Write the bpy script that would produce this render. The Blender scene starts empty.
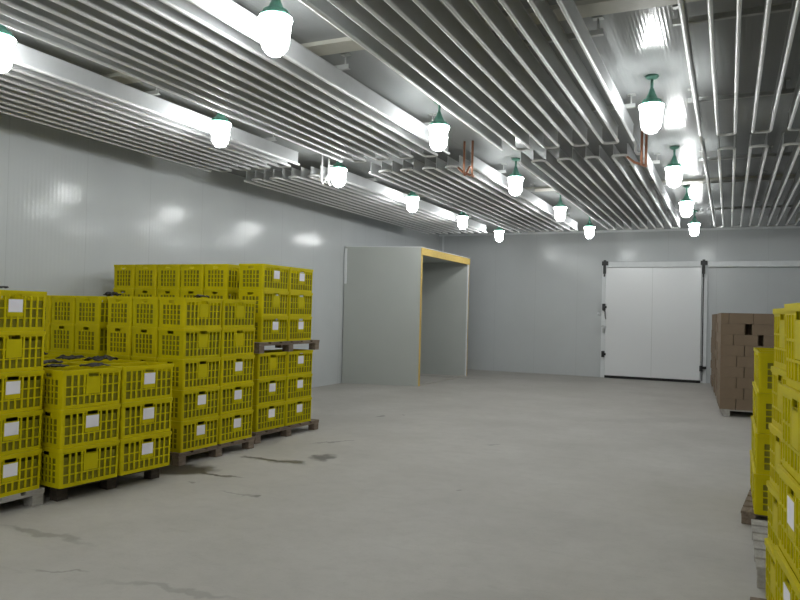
import bpy, bmesh, math, random
from mathutils import Vector, Matrix, noise

random.seed(7)
PI = math.pi
S = bpy.context.scene
COL = S.collection

# ------------------------------------------------------------------ camera
CAM_H = 1.60
PITCH, ROLL, YAW, FPX = 0.01669, 0.02416, 0.42841, 721.4


def make_camera():
    cy, sy = math.cos(YAW), math.sin(YAW)
    fwd = Vector((-sy * math.cos(PITCH), cy * math.cos(PITCH), math.sin(PITCH)))
    right = Vector((cy, sy, 0))
    up = right.cross(fwd)
    r2 = math.cos(ROLL) * right + math.sin(ROLL) * up
    u2 = -math.sin(ROLL) * right + math.cos(ROLL) * up
    cd = bpy.data.cameras.new('camera')
    cd.sensor_width = 36
    cd.sensor_fit = 'HORIZONTAL'
    cd.lens = FPX / 800 * 36
    cd.clip_start = .05
    co = bpy.data.objects.new('camera', cd)
    COL.objects.link(co)
    m = Matrix((r2, u2, -fwd)).transposed().to_4x4()
    m.translation = (0, 0, CAM_H)
    co.matrix_world = m
    S.camera = co


make_camera()

# ------------------------------------------------------------------ world and exposure
w = bpy.data.worlds.new('world')
S.world = w
w.use_nodes = True
w.node_tree.nodes['Background'].inputs[0].default_value = (0, 0, 0, 1)
S.view_settings.view_transform = 'Standard'
S.view_settings.look = 'None'
S.view_settings.gamma = 1
S.view_settings.use_curve_mapping = False
S.view_settings.exposure = 0.0
GLOBE_STRENGTH = 72.0
GLOBE_COLOR = (.975, 1.0, .99, 1)
try:
    S.cycles.use_denoising = True
    S.cycles.max_bounces = 8
    S.cycles.diffuse_bounces = 5
except Exception:
    pass


# ------------------------------------------------------------------ materials
class N:
    """small node helper"""

    def __init__(self, name):
        self.m = bpy.data.materials.new(name)
        self.m.use_nodes = True
        self.t = self.m.node_tree
        self.b = self.t.nodes['Principled BSDF']

    def n(self, typ, **kw):
        nd = self.t.nodes.new(typ)
        for k, v in kw.items():
            setattr(nd, k, v)
        return nd

    def l(self, a, b):
        self.t.links.new(a, b)

    def math(self, op, a, b=None, c=None, clamp=False):
        nd = self.n('ShaderNodeMath', operation=op, use_clamp=clamp)
        for i, v in enumerate((a, b, c)):
            if v is None:
                continue
            if isinstance(v, (int, float)):
                nd.inputs[i].default_value = v
            else:
                self.l(v, nd.inputs[i])
        return nd.outputs[0]

    def mix(self, fac, a, b, blend='MIX'):
        nd = self.n('ShaderNodeMix', data_type='RGBA', blend_type=blend)
        for s, v in ((nd.inputs[0], fac), (nd.inputs[6], a), (nd.inputs[7], b)):
            if isinstance(v, (int, float)):
                s.default_value = v
            elif isinstance(v, tuple):
                s.default_value = v if len(v) == 4 else (*v, 1)
            else:
                self.l(v, s)
        return nd.outputs[2]

    def noise(self, vec, scale, detail=4, rough=.55):
        nd = self.n('ShaderNodeTexNoise')
        nd.inputs['Scale'].default_value = scale
        nd.inputs['Detail'].default_value = detail
        nd.inputs['Roughness'].default_value = rough
        if vec is not None:
            self.l(vec, nd.inputs['Vector'])
        return nd.outputs[0]

    def coords(self, which='Object'):
        return self.n('ShaderNodeTexCoord').outputs[which]

    def ramp(self, fac, lo, hi):
        nd = self.n('ShaderNodeMapRange')
        nd.inputs[1].default_value = lo
        nd.inputs[2].default_value = hi
        self.l(fac, nd.inputs[0])
        return nd.outputs[0]

    def bump(self, h, strength, dist):
        nd = self.n('ShaderNodeBump')
        nd.inputs['Strength'].default_value = strength
        nd.inputs['Distance'].default_value = dist
        self.l(h, nd.inputs['Height'])
        self.l(nd.outputs[0], self.b.inputs['Normal'])

    def set(self, **kw):
        for k, v in kw.items():
            k = {'base': 'Base Color', 'rough': 'Roughness', 'metal': 'Metallic', 'spec': 'Specular IOR Level'}.get(k, k)
            s = self.b.inputs[k]
            if isinstance(v, (int, float)):
                s.default_value = v
            elif isinstance(v, tuple):
                s.default_value = (*v, 1) if len(v) == 3 else v
            else:
                self.l(v, s)
        return self.m


def simple(name, col, rough=.5, metal=0, var=.08, scale=8, bump=0):
    k = N(name)
    nz = k.noise(k.coords(), scale)
    d = tuple(c * (1 - var) for c in col)
    u = tuple(min(1, c * (1 + var)) for c in col)
    k.set(base=k.mix(nz, d, u), rough=rough, metal=metal)
    if bump:
        k.bump(nz, .4, bump)
    return k.m


def panel_mat(name, col, axis, rough, rib=.03, seam=1.15, off=0.0, bump=.0005, spec=.5):
    """painted sandwich panel: fine pressed ribs and a thin joint every seam metres along an axis"""
    k = N(name)
    co = k.coords()
    sx = k.n('ShaderNodeSeparateXYZ')
    k.l(co, sx.inputs[0])
    u = sx.outputs[axis]
    nz = k.noise(co, 1.3, 3)
    base = k.mix(nz, tuple(c * .95 for c in col), tuple(min(1, c * 1.05) for c in col))
    fr = k.math('FRACT', k.math('DIVIDE', k.math('ADD', u, 100 + off), seam))
    d = k.math('ABSOLUTE', k.math('SUBTRACT', fr, .5))
    joint = k.ramp(d, .4965, .4995)
    base = k.mix(k.math('MULTIPLY', joint, .45), base, tuple(c * .55 for c in col))
    wv = k.math('SINE', k.math('MULTIPLY', u, 2 * PI / rib))
    h = k.math('ADD', wv, k.math('MULTIPLY', k.noise(co, 3.0, 2), 8.0))
    h = k.math('SUBTRACT', h, k.math('MULTIPLY', joint, 5))
    k.bump(h, 1.0, bump)
    return k.set(base=base, rough=rough, spec=spec)


def floor_mat():
    k = N('concrete')
    co = k.coords()
    n1 = k.noise(co, .8, 6, .6)
    n2 = k.noise(co, 7, 5, .65)
    n3 = k.noise(co, 45, 3, .6)
    base = k.mix(k.ramp(n1, .3, .7), (.40, .38, .345), (.49, .47, .435))
    base = k.mix(k.math('MULTIPLY', k.ramp(n2, .45, .75), .35), base, (.35, .33, .30))
    base = k.mix(k.math('MULTIPLY', k.ramp(n3, .55, .8), .18), base, (.22, .21, .19))
    # faint drag marks along the floor
    mp = k.n('ShaderNodeMapping')
    mp.inputs['Scale'].default_value = (1.0, 6.0, 1)
    mp.inputs['Rotation'].default_value = (0, 0, .5)
    k.l(co, mp.inputs[0])
    n4 = k.noise(mp.outputs[0], 1.6, 6, .7)
    base = k.mix(k.math('MULTIPLY', k.ramp(n4, .58, .74), .22), base, (.25, .23, .20))
    # spills and dirt, each a blot of its own on the floor
    wob = k.n('ShaderNodeTexNoise')
    wob.inputs['Scale'].default_value = 5
    wob.inputs['Detail'].default_value = 4
    k.l(co, wob.inputs['Vector'])
    vs = k.n('ShaderNodeVectorMath', operation='SUBTRACT')
    vs.inputs[1].default_value = (.5, .5, .5)
    k.l(wob.outputs['Color'], vs.inputs[0])
    vm = k.n('ShaderNodeVectorMath', operation='SCALE')
    vm.inputs['Scale'].default_value = .35
    k.l(vs.outputs[0], vm.inputs[0])
    va = k.n('ShaderNodeVectorMath', operation='ADD')
    k.l(co, va.inputs[0])
    k.l(vm.outputs[0], va.inputs[1])
    wet = None
    for (x, y, rx, ry, rot, st) in [(-4.88, 5.58, .38, .26, .5, 1), (-4.5, 5.60, .38, .04, .12, .95),
                                    (-4.47, 6.42, .32, .055, -.15, .95), (-4.2, 6.42, .2, .10, .1, .85), (-3.98, 6.82, .13, .18, 0, .85),
                                    (-4.36, 7.7, .3, .03, .9, .6), (-3.66, 5.1, .05, .05, 0, .8), (-3.78, 5.12, .2, .03, -.2, .4),
                                    (-4.42, 5.27, .06, .025, 0, .6), (-4.82, 9.95, .07, .09, 0, .7), (-4.6, 10.3, .04, .05, 0, .7),
                                    (-4.3, 3.57, .45, .05, .0, .35), (-2.8, 3.22, .45, .05, .2, .3), (-3.6, 3.15, .12, .02, .3, .4),
                                    (-1.2, 3.9, .5, .2, .4, .12), (-2.6, 8.6, .1, .06, .3, .35), (-2.2, 6.2, .03, .03, 0, .5),
                                    (-6.6, 17.0, 1.2, .25, .0, .25), (-1.0, 12, 1.0, .3, .7, .12)]:
        q = k.n('ShaderNodeMapping', vector_type='TEXTURE')
        q.inputs['Location'].default_value = (x, y, 0)
        q.inputs['Rotation'].default_value = (0, 0, rot)
        q.inputs['Scale'].default_value = (rx, ry, 1)
        k.l(va.outputs[0], q.inputs[0])
        s2 = k.n('ShaderNodeSeparateXYZ')
        k.l(q.outputs[0], s2.inputs[0])
        r = k.math('SQRT', k.math('ADD', k.math('MULTIPLY', s2.outputs[0], s2.outputs[0]), k.math('MULTIPLY', s2.outputs[1], s2.outputs[1])))
        f = k.math('MULTIPLY', k.math('SUBTRACT', 1, k.ramp(r, .6, 1.15)), st)
        wet = f if wet is None else k.math('MAXIMUM', wet, f)
    base = k.mix(wet, base, (.085, .075, .06))
    k.bump(k.math('ADD', n2, k.math('MULTIPLY', n3, .5)), .25, .006)
    rough = k.math('SUBTRACT', .62, k.math('MULTIPLY', wet, .25))
    return k.set(base=base, rough=rough)


def crate_mat(name):
    k = N(name)
    oi = k.n('ShaderNodeObjectInfo')
    nz = k.noise(k.coords(), 9, 3)
    a = k.mix(oi.outputs['Random'], (.64, .555, .002), (.72, .60, .003))
    base = k.mix(k.math('MULTIPLY', k.ramp(nz, .45, .8), .25), a, (.46, .40, .004))
    k.set(base=base, rough=.45, spec=.18)
    k.set(**{'Transmission Weight': 0.0})
    # thin polyethylene lets a little light through
    tr = k.n('ShaderNodeBsdfTranslucent')
    tr.inputs[0].default_value = (.64, .58, .003, 1)
    ms = k.n('ShaderNodeMixShader')
    ms.inputs[0].default_value = .16
    k.l(k.b.outputs[0], ms.inputs[1])
    k.l(tr.outputs[0], ms.inputs[2])
    k.l(ms.outputs[0], k.t.nodes['Material Output'].inputs[0])
    return k.m


def wood_mat(name, c1, c2):
    k = N(name)
    co = k.coords()
    mp = k.n('ShaderNodeMapping')
    mp.inputs['Scale'].default_value = (4, 1.2, 6)
    k.l(co, mp.inputs[0])
    g = k.noise(mp.outputs[0], 6, 6, .7)
    g2 = k.noise(co, 2.5, 3)
    base = k.mix(k.ramp(g, .3, .7), c1, c2)
    base = k.mix(k.math('MULTIPLY', k.ramp(g2, .5, .75), .5), base, tuple(c * .5 for c in c1))
    k.bump(g, .4, .004)
    return k.set(base=base, rough=.85)


def globe_mat():
    k = N('lit_globe')
    e = k.n('ShaderNodeEmission')
    e.inputs[0].default_value = GLOBE_COLOR
    e.inputs[1].default_value = GLOBE_STRENGTH
    k.l(e.outputs[0], k.t.nodes['Material Output'].inputs[0])
    return k.m


WALLC = (.54, .56, .565)
M = dict(
    floor=floor_mat(),
    wall_y=panel_mat('wall_panel_y', WALLC, 1, .13, rib=.06, bump=.0002, spec=.16),
    wall_x=panel_mat('wall_panel_x', WALLC, 0, .16, rib=.06, off=.35, bump=.0002, spec=.16),
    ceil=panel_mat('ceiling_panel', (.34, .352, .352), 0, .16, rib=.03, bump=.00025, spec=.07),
    booth=panel_mat('booth_panel', (.43, .45, .425), 2, .42, rib=.5, seam=9, bump=.0002),
    foam=simple('foam_core', (.62, .44, .13), .85, var=.2, scale=25, bump=.003),
    trimw=simple('white_trim', (.72, .74, .75), .4),
    beam=simple('beam_plate', (.47, .46, .40), .55, var=.12),
    alu=simple('aluminium', (.58, .59, .60), .5, .1, var=.12, scale=5),
    lip=simple('lit_aluminium_lip', (.78, .78, .78), .45, .1, var=.08, scale=5),  # paler than the fins: lamp light caught by the pipes, put into their colour
    alu_dull=simple('dull_aluminium', (.58, .58, .57), .55, .15, var=.15, scale=12),
    copper=simple('copper', (.42, .19, .11), .4, .6, var=.2),
    steel=simple('galvanised', (.5, .51, .5), .5, .6),
    green=simple('green_enamel', (.085, .24, .18), .4, var=.15),
    globe=globe_mat(),
    guard=simple('white_guard', (.8, .82, .82), .4),
    crate=crate_mat('yellow_plastic'),
    paper=simple('paper', (.86, .84, .9), .8, var=.03),
    liner=simple('olive_liner', (.235, .215, .004), .6, var=.45, scale=16),
    wood=wood_mat('pallet_wood', (.13, .095, .07), (.27, .21, .155)),
    wood_dark=wood_mat('dark_pallet_wood', (.03, .023, .017), (.085, .065, .048)),
    wood_grey=wood_mat('grey_pallet_wood', (.30, .28, .25), (.46, .44, .40)),
    carton=simple('cardboard', (.20, .145, .095), .85, var=.14, scale=4),
    tape=simple('parcel_tape', (.36, .26, .18), .45),
    black=simple('black_plastic', (.012, .012, .012), .5),
    film=simple('black_film', (.018, .016, .016), .38, var=.3),
    door=simple('door_enamel', (.74, .75, .76), .22, var=.02, scale=1.2),
    rubber=simple('rubber', (.01, .01, .01), .7),
)


# ------------------------------------------------------------------ mesh helpers
class MB:
    def __init__(self):
        self.bm = bmesh.new()

    def box(self, a, b):
        x0, y0, z0 = a
        x1, y1, z1 = b
        v = [self.bm.verts.new(p) for p in ((x0, y0, z0), (x1, y0, z0), (x1, y1, z0), (x0, y1, z0),
                                            (x0, y0, z1), (x1, y0, z1), (x1, y1, z1), (x0, y1, z1))]
        for f in ((3, 2, 1, 0), (4, 5, 6, 7), (0, 1, 5, 4), (1, 2, 6, 5), (2, 3, 7, 6), (3, 0, 4, 7)):
            self.bm.faces.new([v[i] for i in f])
        return self

    def tube(self, pts, r, seg=10, caps=True):
        pts = [Vector(p) for p in pts]
        rings = []
        ref = None
        for i, p in enumerate(pts):
            d = (pts[min(i + 1, len(pts) - 1)] - pts[max(i - 1, 0)]).normalized()
            if ref is None:
                ref = d.orthogonal().normalized()
            ref = (ref - d * ref.dot(d)).normalized()
            s = d.cross(ref)
            rings.append([self.bm.verts.new(p + r * (math.cos(2 * PI * k / seg) * ref + math.sin(2 * PI * k / seg) * s)) for k in range(seg)])
        for a, b in zip(rings, rings[1:]):
            for k in range(seg):
                f = self.bm.faces.new((a[k], a[(k + 1) % seg], b[(k + 1) % seg], b[k]))
                f.smooth = True
        if caps:
            self.bm.faces.new(rings[0][::-1])
            self.bm.faces.new(rings[-1])
        return self

    def lathe(self, prof, seg=24, closed=True):
        """prof: list of (r, z), turned about the z axis"""
        rings = []
        for r, z in prof:
            if r < 1e-5:
                rings.append([self.bm.verts.new((0, 0, z))])
            else:
                rings.append([self.bm.verts.new((r * math.cos(2 * PI * k / seg), r * math.sin(2 * PI * k / seg), z)) for k in range(seg)])
        for a, b in zip(rings, rings[1:]):
            for k in range(seg):
                q = [a[k % len(a)], a[(k + 1) % seg % len(a)], b[(k + 1) % seg % len(b)], b[k % len(b)]]
                q2 = []
                for v in q:
                    if v not in q2:
                        q2.append(v)
                if len(q2) > 2:
                    f = self.bm.faces.new(q2)
                    f.smooth = True
        return self

    def ring(self, hx, hy, r, t, z0, z1, seg=6):
        """rounded-rectangle band, outer half sizes hx, hy, corner radius r, thickness t"""
        outer, inner = [], []
        for cx, cy, a0 in ((1, 1, 0), (-1, 1, PI / 2), (-1, -1, PI), (1, -1, 1.5 * PI)):
            for i in range(seg + 1):
                a = a0 + PI / 2 * i / seg
                c = Vector((cx * (hx - r), cy * (hy - r)))
                d = Vector((math.cos(a), math.sin(a)))
                outer.append(c + d * r)
                inner.append(c + d * max(r - t, .001))
        n = len(outer)
        vs = [[self.bm.verts.new((p.x, p.y, z)) for p in L] for L, z in ((outer, z0), (outer, z1), (inner, z1), (inner, z0))]
        for j in range(4):
            A, B = vs[j], vs[(j + 1) % 4]
            for i in range(n):
                self.bm.faces.new((A[i], A[(i + 1) % n], B[(i + 1) % n], B[i]))
        return self

    def arcwall(self, cx, cy, r, t, a0, z0, z1, seg=5):
        A = []
        for i in range(seg + 1):
            a = a0 + PI / 2 * i / seg
            c, s = math.cos(a), math.sin(a)
            A.append([self.bm.verts.new(p) for p in ((cx + r * c, cy + r * s, z0), (cx + r * c, cy + r * s, z1),
                                                     (cx + (r - t) * c, cy + (r - t) * s, z1), (cx + (r - t) * c, cy + (r - t) * s, z0))])
        for a, b in zip(A, A[1:]):
            for j in range(4):
                f = self.bm.faces.new((a[j], b[j], b[(j + 1) % 4], a[(j + 1) % 4]))
                if j in (0, 2):
                    f.smooth = False
        self.bm.faces.new(A[0])
        self.bm.faces.new(A[-1][::-1])
        return self

    def xf(self, fn):
        for v in self.bm.verts:
            v.co = Vector(fn(v.co))
        return self

    def mesh(self, name, mat):
        bmesh.ops.recalc_face_normals(self.bm, faces=self.bm.faces)
        me = bpy.data.meshes.new(name)
        self.bm.to_mesh(me)
        self.bm.free()
        me.materials.append(mat)
        return me

    def build(self, name, mat, parent=None, loc=None):
        return put(name, self.mesh(name, mat), parent, loc)


def put(name, me, parent=None, loc=None):
    o = bpy.data.objects.new(name, me)
    COL.objects.link(o)
    if parent:
        o.parent = parent
    if loc:
        o.location = loc
    return o


def empty(name, loc=(0, 0, 0), rz=0):
    o = bpy.data.objects.new(name, None)
    COL.objects.link(o)
    o.empty_display_size = .1
    o.location = loc
    o.rotation_euler = (0, 0, rz)
    return o


def tag(o, label=None, cat=None, group=None, kind=None):
    if label:
        o['label'] = label
    if cat:
        o['category'] = cat
    if group:
        o['group'] = group
    if kind:
        o['kind'] = kind
    return o


def copy_tree(src, parent=None):
    c = src.copy()
    COL.objects.link(c)
    if parent:
        c.parent = parent
    for ch in list(src.children):
        copy_tree(ch, c)
    return c


def bevel(o, w=.004, seg=2):
    m = o.modifiers.new('bevel', 'BEVEL')
    m.width = w
    m.segments = seg
    m.limit_method = 'ANGLE'
    return o


# ------------------------------------------------------------------ the room
XL, XR, YB, YF, HC = -7.78, 2.06, -7.0, 19.73, 3.90
T = .12


def struct(name, a, b, mat):
    return tag(MB().box(a, b).build(name, mat), kind='structure')


struct('floor', (XL - T, YB - T, -.12), (XR + T, YF + T, 0), M['floor'])
struct('ceiling', (XL - T, YB - T, HC), (XR + T, YF + T, HC + T), M['ceil'])
struct('wall_left', (XL - T, YB - T, 0), (XL, YF + T, HC), M['wall_y'])
struct('wall_right', (XR, YB - T, 0), (XR + T, YF + T, HC), M['wall_y'])
struct('wall_back', (XL, YF, 0), (XR, YF + T, HC), M['wall_x'])
struct('wall_front', (XL, YB - T, 0), (XR, YB, HC), M['wall_x'])
# ceiling joint plates that cross the room, and the corner trim along the far wall
struct('trim_1', (XL, 5.27, HC - .035), (XR, 5.50, HC), M['beam'])
struct('trim_2', (XL, 12.72, HC - .035), (XR, 13.02, HC), M['beam'])
struct('trim_3', (XL, YF - .05, HC - .05), (XR, YF, HC), M['trimw'])
struct('trim_4', (-7.69, YF - .008, 0), (-7.63, YF, HC - .05), M['trimw'])

# ---- sliding door on the far wall
dr = empty('door_1', (-1.805, YF, 0))
tag(dr, 'wide white sliding cold-room door on the far wall', 'door', kind='structure')
DW, DZ0, DZ1 = 1.165, .07, 2.905
leaf = bevel(MB().box((-DW, -.17, DZ0), (DW, -.06, DZ1)).build('door_leaf', M['door'], dr), .008)
MB().box((-.004, -.1735, DZ0 + .01), (.004, -.17, DZ1 - .01)).build('centre_seam', M['steel'], leaf)
MB().box((-DW, -.165, .005), (DW, -.065, DZ0)).build('bottom_seal', M['rubber'], dr)
tag(dr.children[-1], 'black rubber bottom seal')
MB().box((-DW - .12, -.06, 0), (-DW - .005, 0, 2.98)).build('door_jamb', M['trimw'], dr)
MB().box((DW + .005, -.06, 0), (DW + .13, 0, 2.98)).build('door_jamb', M['trimw'], dr)
MB().box((DW + .03, -.075, .05), (DW + .05, -.06, 2.9)).build('jamb_gasket', M['rubber'], dr)
bevel(MB().box((-DW - .02, -.16, 2.915), (3.85, 0, 3.06)).build('slide_rail', M['trimw'], dr), .01)
for sx in (-1, 1):
    h = MB()
    x = sx * (DW + .04)
    h.box((x - .035, -.205, 2.74), (x + .035, -.165, 2.98))
    h.box((x - .07, -.205, 2.96), (x + .09, -.165, 3.07))
    h.box((x - .03, -.2, 3.07), (x + .04, -.17, 3.10))
    h.box((x - .02, -.2, 2.66), (x + .015, -.17, 2.74))
    bevel(h.build('hanger_bracket', M['black'], dr), .006)
for z, hh in ((1.86, .09), (.62, .08)):
    l = MB().box((-DW - .085, -.19, z - hh), (-DW - .02, -.06, z + hh))
    l.box((-DW - .02, -.185, z - .03), (-DW + .03, -.172, z + .03))
    bevel(l.build('door_latch', M['black'], dr), .006)
hd = MB().tube([(-DW - .05, -.17, 1.78), (-DW + .0, -.24, 1.74), (-DW + .01, -.24, 1.6), (-DW + .01, -.18, 1.55)], .012)
hd.build('pull_handle', M['black'], dr)
lk = MB().tube([(-DW - .06, -.06, 1.36), (-DW - .06, -.2, 1.36)], .022).box((-DW - .1, -.21, 1.33), (-DW + .03, -.19, 1.37)).box((-DW - .07, -.2, 1.18), (-DW - .035, -.06, 1.3))
lk.build('lock_lever', M['steel'], dr)
k_ = MB().lathe([(0, .05), (.03, .048), (.045, .035), (.045, 0), (0, 0)], 16)
k_.xf(lambda v: (v.x - DW - .2, -v.z, v.y + 1.68)).build('release_knob', M['trimw'], dr)
MB().box((DW + .03, -.2, .36), (DW + .14, -.06, .42)).box((DW - .02, -.2, .3), (DW + .06, -.175, .44)).build('guide_roller', M['black'], dr)

# ---- plain booth of insulated panels in the far left corner
bt = empty('panel_booth', (-6.9, 16.0, 0))
tag(bt, 'grey insulated panel booth with open side in the far left corner', 'booth')
bx0, bx1, by0, by1, bh = XL + .02, -6.10, 14.42, 17.62, 3.03
th = .09


def bpart(name, a, b, mat, par=bt):
    return MB().box(Vector(a) - bt.location if par is bt else a, Vector(b) - bt.location if par is bt else b).build(name, mat, par)


SK = .42                                        # the front panel meets the side wall a little nearer


def skew(o, far=None):
    for v in o.data.vertices:
        if far is None or v.co.y + bt.location.y < far:
            v.co.y -= SK * (bx1 - (v.co.x + bt.location.x)) / (bx1 - bx0)
    return o


skew(bpart('front_panel', (bx0, by0, 0), (bx1 - .012, by0 + th, bh - .012), M['booth']))
bpart('panel_edge', (bx1 - .012, by0 + .008, 0), (bx1, by0 + th - .008, bh - .17), M['foam'])
tag(bt.children[-1], 'exposed yellow foam edge')
bpart('back_panel', (bx0, by1 - th, 0), (bx1 - .012, by1, bh - .012), M['booth'])
bpart('panel_edge', (bx1 - .012, by1 - th + .03, 0), (bx1, by1 - .012, bh - .17), M['foam'])
bpart('corner_strip', (bx1 - .03, by1 - th - .012, 0), (bx1 + .004, by1 - th + .025, bh - .17), M['trimw'])
skew(bpart('roof_panel', (bx0, by0 + th, bh - .12), (bx1 - .05, by1 - th, bh - .012), M['booth']), 15)
bpart('header_beam', (bx1 - .05, by0, bh - .17), (bx1 + .012, by1, bh - .02), M['foam'])
tag(bt.children[-1], 'yellow foam and timber header')
skew(bpart('roof_skin', (bx0, by0 - .005, bh - .012), (bx1 + .018, by1 + .005, bh), M['trimw']), 15)
skew(bpart('wall_strip', (bx0, by0 - .02, 2.2), (bx0 + .05, by0, bh - .05), M['trimw']))
bpart('floor_kerb', (bx1 - .1, by0 + th, 0), (bx1 - .02, by1 - th, .025), M['floor'])

# ------------------------------------------------------------------ ceiling coils
Z0, Z1 = 3.58, 3.76
RT = .0165                                      # pipe radius; the fin stands on the pipe
ZM = Z0 + RT
PITCHX = .169
NEAR, FAR = (.60, 8.38), (9.26, 16.80)
BANKS = [(-.31 + .76, 'rightmost coil bank above the stacked cartons'), (-1.77, 'coil bank left of the right-hand lamp row'),
         (-3.98, 'coil bank between the left and middle lamp rows'), (-6.18, 'coil bank closest to the left wall')]


def tube_mesh(L):
    m = MB()
    m.tube([(0, -.03, 0), (0, L + .03, 0)], RT, 12)
    n0 = len(m.bm.faces)
    m.box((-.003, 0, RT * .8), (.003, L, Z1 - ZM))
    m.box((-.009, 0, Z1 - ZM - .006), (.009, L, Z1 - ZM))
    me = m.mesh('finned_tube', M['alu'])
    me.materials.append(M['lip'])
    for i, f in enumerate(me.polygons):
        f.material_index = 1 if i < n0 else 0
    return me


TM = {NEAR: tube_mesh(NEAR[1] - NEAR[0]), FAR: tube_mesh(FAR[1] - FAR[0])}


def ubend_mesh(sgn):
    pts = [(PITCHX / 2 * -math.cos(PI * i / 10), sgn * (.03 + .075 * math.sin(PI * i / 10) ** .6), 0) for i in range(11)]
    pts = [(-PITCHX / 2, -sgn * .0, 0)] + pts + [(PITCHX / 2, -sgn * .0, 0)]
    return MB().tube(pts, RT, 8).mesh('return_bend', M['alu_dull'])


UB = {1: ubend_mesh(1), -1: ubend_mesh(-1)}
bar_me = None
for bi, (xc, desc) in enumerate(BANKS):
    for sec, word in ((NEAR, 'nearer section'), (FAR, 'farther section')):
        y0, y1 = sec
        root = empty('evaporator_coil', (xc, y0, ZM))
        tag(root, f'aluminium finned {desc}, {word}', 'cooling coil', 'ceiling cooling coils')
        for i in range(10):
            put('finned_tube', TM[sec], root, ((i - 4.5) * PITCHX, 0, 0))
        for i in range(9):
            # flow runs back and forth: bends alternate between the ends
            end = (1 if (i % 2 == 1) else -1) * (1 if sec is NEAR else -1)
            put('return_bend', UB[end], root, ((i - 4) * PITCHX, (y1 - y0 + .0) if end == 1 else 0, 0))
        for yy in ((2.2, 5.62, 7.7) if sec is NEAR else (10.6, 12.4, 15.4)):
            b = MB()
            hw = 4.5 * PITCHX + .10
            b.box((-hw, -.02, Z1 - ZM), (hw, .02, Z1 - ZM + .008))
            b.box((-hw, -.02, Z1 - ZM + .008), (hw, -.012, Z1 - ZM + .04))
            for sx in (-1, 0, 1):
                b.tube([(sx * (hw - .04), 0, Z1 - ZM + .008), (sx * (hw - .04), 0, HC - ZM)], .008, 6)
                b.box((sx * (hw - .04) - .04, -.03, HC - ZM - .012), (sx * (hw - .04) + .04, .03, HC - ZM))
            b.build('hanger_bar', M['steel'], root, (0, yy - y0, 0))
        if sec is FAR:
            # feed and return pipes of the section
            ex = 4.5 * PITCHX
            if bi in (1, 2, 3):
                for q in (0, 1):
                    xx = ex + (-.035 if q == 0 else .08)
                    if bi == 1:
                        xx = ex + .02 + .05 * q
                    xt = ex - q * PITCHX
                    low = 3.47 - ZM - .03 * q
                    pts = [(xt, 0, 0), (xt, -.05, -.01), (.6 * xt + .4 * xx, -.085, low + .06), (xx, -.11, low), (xx, -.145, low - .012), (xx, -.175, low + .03), (xx, -.18, low + .12), (xx, -.18, HC - ZM)]
                    cp = MB().tube(pts, .015, 8).build('copper_pipe' if bi != 3 else 'feed_pipe', M['copper'] if bi != 3 else M['alu_dull'], root)
                    if bi != 3:
                        tag(cp, 'brown copper refrigerant pipe')
            if bi in (0,):
                MB().tube([(-ex, 0, 0), (-ex, -.83, 0)], .016, 8).build('link_pipe', M['alu_dull'], root)
            if bi == 1:
                MB().tube([(ex, -.83, 0), (ex, -.6, 0), (ex - .02, -.45, -.04), (ex - .02, -.3, -.04), (ex, -.1, 0), (ex, 0, 0)], .016, 8).build('link_pipe', M['alu_dull'], root)

# ------------------------------------------------------------------ ceiling lamps
def make_lamp():
    root = empty('ceiling_lamp', (0, 0, HC))
    MB().lathe([(0, 0), (.06, 0), (.062, -.012), (.05, -.028), (.026, -.04), (0, -.04)], 20).build('mounting_plate', M['green'], root)
    MB().lathe([(0, -.038), (.014, -.038), (.014, -.128), (0, -.128)], 14).build('stem', M['green'], root)
    MB().lathe([(0, -.12), (.018, -.12), (.024, -.14), (.034, -.17), (.05, -.205), (.062, -.232), (.088, -.236), (.09, -.285), (0, -.285)], 24).build('housing', M['green'], root)
    MB().lathe([(.086, -.262), (.104, -.264), (.108, -.272), (.104, -.286), (.086, -.286)], 24).build('clamp_ring', M['green'], root)
    MB().lathe([(0, -.286), (.09, -.286), (.116, -.288), (.118, -.296), (.106, -.312), (.092, -.33), (.089, -.40), (.087, -.445),
                (.080, -.482), (.063, -.512), (.038, -.53), (0, -.535)], 20).build('globe', M['globe'], root)
    tag(root.children[-1], 'glowing white ribbed glass globe')
    g = MB()
    for k in range(8):
        a = k * PI / 4 + .2
        c, s = math.cos(a), math.sin(a)
        prof = [(.118, -.30), (.106, -.33), (.101, -.42), (.098, -.46), (.087, -.50), (.06, -.535), (.02, -.55)]
        g.tube([(r * c, r * s, z) for r, z in prof], .0028, 5)
    for r, z in ((.103, -.40), (.094, -.48), (.045, -.544)):
        g.tube([(r * math.cos(2 * PI * i / 24), r * math.sin(2 * PI * i / 24), z) for i in range(25)], .0028, 5, False)
    g.build('wire_guard', M['guard'], root)
    return root


ORD = ['first', 'second', 'third', 'fourth', 'fifth', 'sixth', 'seventh', 'eighth', 'ninth']
lamp0 = make_lamp()
lamp_used = False
ROWS = [(-.70, [-5.4, -2.1, .99, 7.17, 10.26, 13.35, 16.44], 'right-hand row'), (-2.89, [-5.4, -2.1, 1.05, 4.14, 7.23, 10.32, 13.40, 16.50], 'middle row'),  # negative y: unseen lamps added behind the camera as extra room light
        (-5.09, [-5.4, -2.1, 1.05, 3.68, 6.31, 8.94, 11.57, 14.19, 16.82], 'left-hand row')]
for x, ys, rw in ROWS:
    for i, y in enumerate(ys):
        o = copy_tree(lamp0) if lamp_used else lamp0
        lamp_used = True
        o.location = (x, y, HC)
        o.rotation_euler.z = random.uniform(0, 6)
        last = len(ys) - 1 - i
        pos = 'last lamp toward the far wall' if last == 0 else f'{ORD[last]} lamp before the last'.replace('first lamp before the last', 'lamp just before the last')
        tag(o, f'lit green-capped caged ceiling lamp, {pos} in the {rw}', 'ceiling lamp', f'ceiling lamps of the {rw}')

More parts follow.
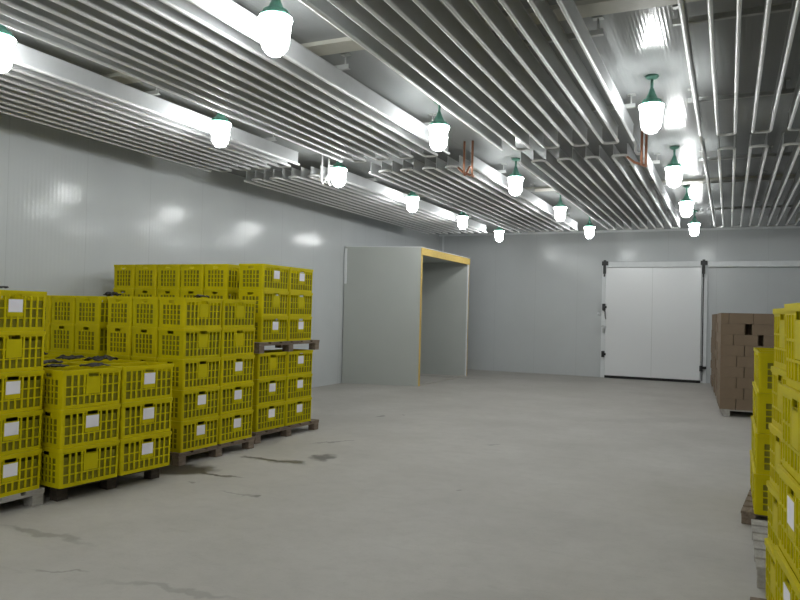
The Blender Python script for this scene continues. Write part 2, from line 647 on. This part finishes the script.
# ------------------------------------------------------------------ crates
CW, CL, CH = .374, .572, .312
PX, PY, PZ = .378, .576, .3132


def basket_bm():
    m = MB()
    hx, hy = CW / 2 - .006, CL / 2 - .006
    r, t, H = .020, .006, CH - .018
    # floor of the crate and corner posts
    m.box((-hx + .01, -hy + .01, .0), (hx - .01, hy - .01, .008))
    for cx, cy, a0 in ((1, 1, 0), (-1, 1, PI / 2), (-1, -1, PI), (1, -1, 1.5 * PI)):
        m.arcwall(cx * (hx - r), cy * (hy - r), r, t, a0, 0, H)

    def wall(half, span, put_, ncol, zrows, margin, slot_w, plate):
        s = span - r

        def q(u0, u1, z0, z1, d0=0, d1=t):
            put_(u0, u1, z0, z1, d0, d1)
        zb, ztop = zrows[0], zrows[-1]
        q(-s, s, 0, zb)
        # solid top band with the grip slot
        q(-s, -slot_w / 2, ztop, H)
        q(slot_w / 2, s, ztop, H)
        q(-slot_w / 2, slot_w / 2, .281, H)
        q(-slot_w / 2 - .012, -slot_w / 2, .24, ztop)
        q(slot_w / 2, slot_w / 2 + .012, .24, ztop)
        # margins
        q(-s, -span + margin, zb, ztop)
        q(span - margin, s, zb, ztop)
        a, b = -span + margin, span - margin
        pitch = (b - a) / ncol
        for i in range(1, ncol):
            u = a + i * pitch
            if abs(u) < .066 and plate:
                q(u - .0075, u + .0075, zb, .113)
            else:
                q(u - .0075, u + .0075, zb, ztop, -.003, t)
        for z in zrows[1:-1]:
            if plate and z > .115:
                q(a, -.062, z - .005, z + .005, -.002, t)
                q(.062, b, z - .005, z + .005, -.002, t)
            else:
                q(a, b, z - .005, z + .005, -.002, t)
        # frame of the grip slot
        q(-slot_w / 2 - .006, -slot_w / 2, .246, .284, -.004, t)
        q(slot_w / 2, slot_w / 2 + .006, .248, .284, -.004, t)
        q(-slot_w / 2 - .006, slot_w / 2 + .006, ztop if not plate else .243, .252, -.003, t)

    for s in (1, -1):
        wall(hx, hy, lambda u0, u1, z0, z1, d0, d1, s=s: m.box((min(s * (hx - d0), s * (hx - d1)), u0, z0), (max(s * (hx - d0), s * (hx - d1)), u1, z1)),
             9, (.030, .100, .176, .270), .030, .102, True)
        wall(hy, hx, lambda u0, u1, z0, z1, d0, d1, s=s: m.box((u0, min(s * (hy - d0), s * (hy - d1)), z0), (u1, max(s * (hy - d0), s * (hy - d1)), z1)),
             5, (.035, .085, .135, .185, .234), .062, .08, False)
    m.box((-hx - .003, -.066, .110), (-hx + .006, .066, .250))
    # stiffening ledge under the rim
    m.ring(hx + .004, hy + .004, r + .004, .008, H - .012, H - .006)
    m.xf(lambda v: (v.x * (1 - .02 * (1 - v.z / CH)), v.y * (1 - .014 * (1 - v.z / CH)), v.z))
    return m


def plate_bm():
    m = MB()
    x = CW / 2 - .006
    m.box((x - .006, -.066, .110), (x + .003, .066, .250))
    return m.xf(lambda v: (v.x * (1 - .02 * (1 - v.z / CH)), v.y, v.z))


def paper_bm():
    x = CW / 2 - .006 + .0045
    m = MB().box((x - .001, -.060, .146), (x + .0005, .060, .244))
    return m.xf(lambda v: (v.x * (1 - .02 * (1 - v.z / CH)), v.y, v.z))


CME = dict(basket=basket_bm().mesh('basket', M['crate']),
           rim=MB().ring(CW / 2, CL / 2, .024, .016, CH - .018, CH).ring(CW / 2, CL / 2, .024, .004, CH - .026, CH - .018).mesh('rim', M['crate']),
           inner_liner=MB().ring(CW / 2 - .022, CL / 2 - .022, .02, .003, .012, .238).mesh('inner_liner', M['liner']),
           label_plate=plate_bm().mesh('label_plate', M['crate']),
           paper_label=paper_bm().mesh('paper_label', M['paper']))


def make_crate(papered):
    r = empty('plastic_crate', (0, 0, 0))
    for k in ('basket', 'rim', 'label_plate', 'inner_liner'):
        put(k, CME[k], r)
    if papered:
        tag(put('paper_label', CME['paper_label'], r), 'white paper label')
    return r


PROTO = {True: make_crate(True), False: make_crate(False)}
PUSED = {True: False, False: False}
LEVEL = ['top level', 'second level down', 'third level down', 'fourth level down', 'fifth level down', 'sixth level down']
DEPTH = ['aisle row', 'second row back', 'third row back', 'fourth row back', 'fifth row back', 'sixth row back']


def crate(x, y, z, rz, papered, label, group):
    o = copy_tree(PROTO[papered]) if PUSED[papered] else PROTO[papered]
    PUSED[papered] = True
    o.location = (x, y, z)
    o.rotation_euler = (0, 0, rz)
    return tag(o, label, 'crate', group)


def block(name, xf, y0, zbase, nx, ny, nz, papers=(), skip=lambda i, j, k: False, gap=lambda i: 0, rz=0, lean=0):
    """left-hand block of crates; (xf, y0) its near aisle corner, i = rows back from the aisle, j = columns going away, k = level from the top"""
    c, s = math.cos(rz), math.sin(rz)
    for k in range(nz):
        z = zbase + (nz - 1 - k) * PZ
        for i in range(nx):
            for j in range(ny):
                if skip(i, j, k):
                    continue
                pap = (j, k) in papers and i == 0
                col = ('left column' if j == 0 else 'right column') if ny > 1 else ''
                txt = f"yellow crate{' with white label' if pap else ''}, {LEVEL[k]}{'' if pap else ', ' + DEPTH[i]}{', ' + col if col else ''}, {name}"
                u = -PX * (i + .5) - gap(i) + random.uniform(-.001, .001)
                v = PY * (j + .5) + random.uniform(-.001, .001)
                crate(xf + u * c - v * s, y0 + u * s + v * c, z, rz + random.uniform(-.0015, .0015), pap, txt, f'crates of the {name}')


# ------------------------------------------------------------------ pallets
def pallet(loc, rz, lx, ly, label, mat, group='wooden pallets', h=.13):
    """lx along x, ly along y, origin at the centre on the floor"""
    r = empty('wooden_pallet', loc, rz)
    tag(r, label, 'pallet', group)
    n = 6
    bw = ly / (n + (n - 1) * .28)
    hx, hy = lx / 2, ly / 2
    for i in range(n):
        y = -hy + i * bw * 1.28
        bevel(MB().box((-hx, y, h - .022), (hx, y + bw, h)).build('deck_board', mat, r), .003)
    for x in (-hx + .055, 0, hx - .055):
        b = MB()
        b.box((x - .05, -hy, h - .042), (x + .05, hy, h - .022))
        b.build('stringer_board', mat, r)
        for y in (-hy + .055, 0, hy - .055):
            bevel(MB().box((x - .05, y - .05, 0), (x + .05, y + .05, h - .042)).build('pallet_block', mat, r), .004)
    return r


PH = .13
# nearest stack, cut by the left edge of the picture
pallet((-4.95 - .59, 3.49, 0), 0, 1.18, 1.22, 'grey wooden pallet under the stack at the left picture edge', M['wood_grey'])
block('stack at left picture edge', -4.955, 4.085 - 2 * PY, PH, 2, 2, 5, {(1, 0), (1, 2), (1, 3), (1, 4), (0, 2)}, lambda i, j, k: j == 0 and i > 0)


def at(x0, y0, rz, u, v):
    return (x0 + u * math.cos(rz) - v * math.sin(rz), y0 + u * math.sin(rz) + v * math.cos(rz), 0)


# low stack, three high
R2 = -.10
pallet(at(-4.80, 4.13, R2, -.66, .575), R2, 1.08, 1.06, 'dark wooden pallet under the low three-high stack', M['wood_dark'])
block('low three-high stack', -4.80, 4.11, PH, 3, 2, 3, {(0, 1), (1, 0), (1, 1), (1, 2)}, rz=R2)
pallet(at(-6.10, 4.30, R2, -.58, .60), R2, 1.06, 1.06, 'dark wooden pallet behind the low three-high stack, beside the left wall', M['wood_dark'])
block('low wall-side stack', -6.08, 4.28, PH, 3, 2, 3, rz=R2)
# five high
R3 = -.045
pallet(at(-4.985, 5.71, R3, -.575, .575), R3, 1.15, 1.20, 'wooden pallet under the five-high stack', M['wood'])
block('five-high stack', -4.985, 5.71, PH, 3, 2, 5, {(0, 3), (0, 4), (1, 2), (1, 3), (1, 4)}, lambda i, j, k: j == 1 and i > 0, rz=R3)
pallet((-6.23 - .57, 6.34, 0), .0, 1.12, 1.16, 'wooden pallet of the wall-side stack beyond the five-high one', M['wood'])
block('wall-side five-high stack', -6.225, 5.77, PH, 4, 1, 5)
# tall stack on two pallets
S4G = lambda i: .15 if i else 0
UP = PH + 3 * PZ
pallet((-5.015 - .58, 7.77, 0), -.05, 1.14, 1.34, 'wooden pallet on the floor under the tallest stack', M['wood'])
block('tallest stack below its pallet', -5.085, 7.125, PH, 6, 2, 3, {(0, 1), (0, 2), (1, 0), (1, 1), (1, 2)}, lambda i, j, k: j == 1 and i > 0, S4G, -.06)
pallet((-5.02 - .60, 7.74, UP), -.015, 1.20, 1.34, 'wooden pallet lying midway up the tallest stack', M['wood'])
pallet((-6.95, 7.75, UP), .0, 1.16, 1.26, 'wooden pallet midway up the tallest stack, beside the wall', M['wood'])
pallet((-6.95, 7.75, 0), .0, 1.16, 1.24, 'wooden pallet on the floor under the tallest stack, beside the wall', M['wood'])
block('tallest stack above its pallet', -5.05, 7.13, UP + PH, 6, 2, 3, {(0, 0), (0, 2), (1, 0), (1, 2)}, lambda i, j, k: j == 1 and i > 0, S4G)


# right-hand stacks, seen end on
def rblock(name, cx, cy, rz, nx, ny, nz, z0, lean, papers=(), skip=lambda i, j, k: False):
    """cx, cy: the far aisle corner; i = rows back from the aisle, j = columns coming nearer"""
    ux = Vector((math.cos(rz), math.sin(rz), 0))
    uy = Vector((math.sin(rz), -math.cos(rz), 0))
    for k in range(nz):
        for i in range(nx):
            for j in range(ny):
                if skip(i, j, k):
                    continue
                p = Vector((cx, cy, 0)) + ux * (PX * (i + .5) - lean * k) + uy * (PY * (j + .5))
                pap = (j, k) in papers and i == 0
                cl = ('' if ny == 1 else ', farther column' if j == 0 else ', nearer column')
                crate(p.x, p.y, z0 + (nz - 1 - k) * PZ, rz + PI + random.uniform(-.0015, .0015), pap,
                      f"yellow crate{' with white label' if pap else ''}, {LEVEL[k]}{'' if pap else ', ' + DEPTH[i]}{cl}, {name}", f'crates of the {name}')


RH = .102
pallet((.095 + .655, 6.84, 0), -.10, 1.18, 1.16, 'wooden pallet under the four-high stack on the right', M['wood'], h=RH)
rblock('four-high stack on the right', .205, 7.40, .0, 2, 2, 4, RH, .006)
pallet((.17 + .58, 5.42, 0), .0, 1.16, 1.14, 'empty grey pallet on the floor between two right-hand stacks', M['wood_grey'])
pallet((.775, 3.87, 0), .09, 1.20, 1.16, 'wooden pallet under the second stack from the right picture edge', M['wood'], h=RH)
rblock('second stack from right edge', .212, 4.46, .10, 2, 2, 5, RH, .006)
pallet((.80, 2.62, 0), .09, 1.20, 1.16, 'wooden pallet under the nearest stack on the right', M['wood'], h=RH)
rblock('nearest stack on the right', .190, 3.20, .10, 2, 2, 5, RH, .008, {(0, 2), (0, 3)})

# ------------------------------------------------------------------ cartons
carton_cache = {}


def carton(x0, x1, y0, y1, z, label, org, rz, group, name='cardboard_carton', tape=False):
    key = (round(x1 - x0, 3), round(y1 - y0, 3))
    if key not in carton_cache:
        hx, hy = key[0] / 2 - .002, key[1] / 2 - .002
        a = MB().box((-hx, -hy, 0), (hx, hy, .1755))
        body = a.mesh('carton_body', M['carton'])
        t = MB()
        if hx > hy:
            t.box((-hx - .0008, -.025, .1755), (hx + .0008, .025, .1763)).box((-hx - .0008, -.025, .12), (-hx, .025, .1755)).box((hx, -.025, .12), (hx + .0008, .025, .1755))
        else:
            t.box((-.025, -hy - .0008, .1755), (.025, hy + .0008, .1763)).box((-.025, -hy - .0008, .12), (.025, -hy, .1755)).box((-.025, hy, .12), (.025, hy + .0008, .1755))
        carton_cache[key] = (body, t.mesh('packing_tape', M['tape']))
    body, tm = carton_cache[key]
    c = Vector(((x0 + x1) / 2, (y0 + y1) / 2, 0))
    c.rotate(Matrix.Rotation(rz, 3, 'Z'))
    o = empty(name, (org[0] + c.x, org[1] + c.y, z), rz + random.uniform(-.012, .012))
    bevel(put('carton_body', body, o), .002)
    return tag(o, label, 'carton', group)


CPZ = .1775
ORGC, RZC = (-.125, 13.15), .05
pallet((ORGC[0] + .60, ORGC[1] + .61, 0), RZC, 1.15, 1.16, 'wooden pallet under the front cartons at right', M['wood_grey'], h=.12)
A = [(0, .36), (.365, .725), (.73, 1.09)]
B = [(0, .245), (.25, .61), (.615, .975)]
rows_front = [[(0, .12), (.125, .485), (.49, .85), (.855, 1.09)], [(0, .365), (.47, .83), (.835, 1.09)], [(0, .19), (.195, .565), (.64, 1.0)], A, B, A, B, A, B]
LV9 = ['top level', 'second level down', 'third level down', 'fourth level down', 'fifth level down', 'sixth level down', 'seventh level down',
       'eighth level down', 'bottom level']
CN = ['leftmost', 'second from left', 'third from left', 'fourth from left']
for k, row in enumerate(rows_front):
    z = .121 + (8 - k) * CPZ
    for n, (a, b) in enumerate(row):
        carton(a, b, 0, .36, z, f'brown carton, {LV9[k]}, {CN[n]} on the face of the front pallet', ORGC, RZC, 'cartons on the front pallet')
    for j in (1, 2):
        for n, (a, b) in enumerate(((0, .42), (.425, .80))):
            carton(a, b, .365 * j, .365 * j + .36, z, f"brown carton, {LV9[k]}, {'second' if j == 1 else 'third'} row back, {'aisle' if n == 0 else 'inner'} side, front pallet",
                   ORGC, RZC, 'cartons on the front pallet')
for b_, yb in enumerate((1.45, 2.85, 4.25)):
    nm = ['second', 'third', 'farthest'][b_] + ' carton pallet'
    org = (ORGC[0] - math.sin(RZC) * yb + .02, ORGC[1] + math.cos(RZC) * yb)
    pallet((org[0] + .45, org[1] + .58, 0), RZC, .92, 1.16, f'wooden pallet under the {["second", "third", "farthest"][b_]} group of cartons', M['wood_grey'], h=.12)
    for k in range(9):
        for j in range(3):
            z = .121 + (8 - k) * CPZ
            off = random.uniform(-.012, .012)
            carton(off, off + .42, .372 * j, .372 * j + .36, z, f"brown carton on the {nm}, {LV9[k]}, {['nearest', 'middle', 'farther'][j]} of three",
                   org, RZC, f'cartons on the {nm}')


# ------------------------------------------------------------------ crumpled black film sticking out of crates
def film(x, y, z, sx, sy, hz, seed, label):
    sx, sy, hz, z = sx * .62, sy * .75, hz * .62, z + .004
    m = MB()
    n = 9
    g = [[m.bm.verts.new((sx * (i / n - .5), sy * (j / n - .5), hz * (noise.noise(Vector((i * .45 + seed * 7, j * .45, seed))) + .35) * (1 - .6 * (abs(i / n - .5) + abs(j / n - .5))) + .012))
          for j in range(n + 1)] for i in range(n + 1)]
    for i in range(n):
        for j in range(n):
            m.bm.faces.new((g[i][j], g[i + 1][j], g[i + 1][j + 1], g[i][j + 1])).smooth = True
    o = m.build('plastic_film', M['film'], None, (x, y, z))
    s = o.modifiers.new('thick', 'SOLIDIFY')
    s.thickness = .006
    return tag(o, label, 'plastic film', 'black film on the crates')


Z3, Z5, Z6 = PH + 3 * PZ, PH + 5 * PZ, UP + PH + 3 * PZ
film(-5.35, 4.40, Z3, .26, .30, .07, 1, 'crumpled black film on the low stack, left of centre')
film(-5.30, 4.95, Z3, .30, .34, .11, 2, 'largest crumpled black film, on the far side of the low stack')
film(-4.88, 4.50, Z3, .22, .28, .05, 3, 'crumpled black film on the low stack, closest to the aisle')
film(-5.65, 4.92, Z3, .24, .30, .09, 4, 'crumpled black film on the low stack, toward the wall')
film(-6.35, 5.05, Z3, .34, .30, .12, 5, 'crumpled black film on the wall-side low stack')
film(-5.05, 4.25, Z3, .20, .22, .05, 8, 'crumpled black film on the near corner of the low stack')
film(-5.10, 3.72, Z5, .16, .22, .06, 6, 'crumpled black film on top of the stack at the left picture edge')
film(-6.22, 5.95, Z5, .18, .22, .10, 9, 'crumpled black film on top of the wall-side five-high stack')
film(-5.02, 6.0, Z5, .12, .20, .05, 11, 'crumpled black film on the aisle corner of the five-high stack')
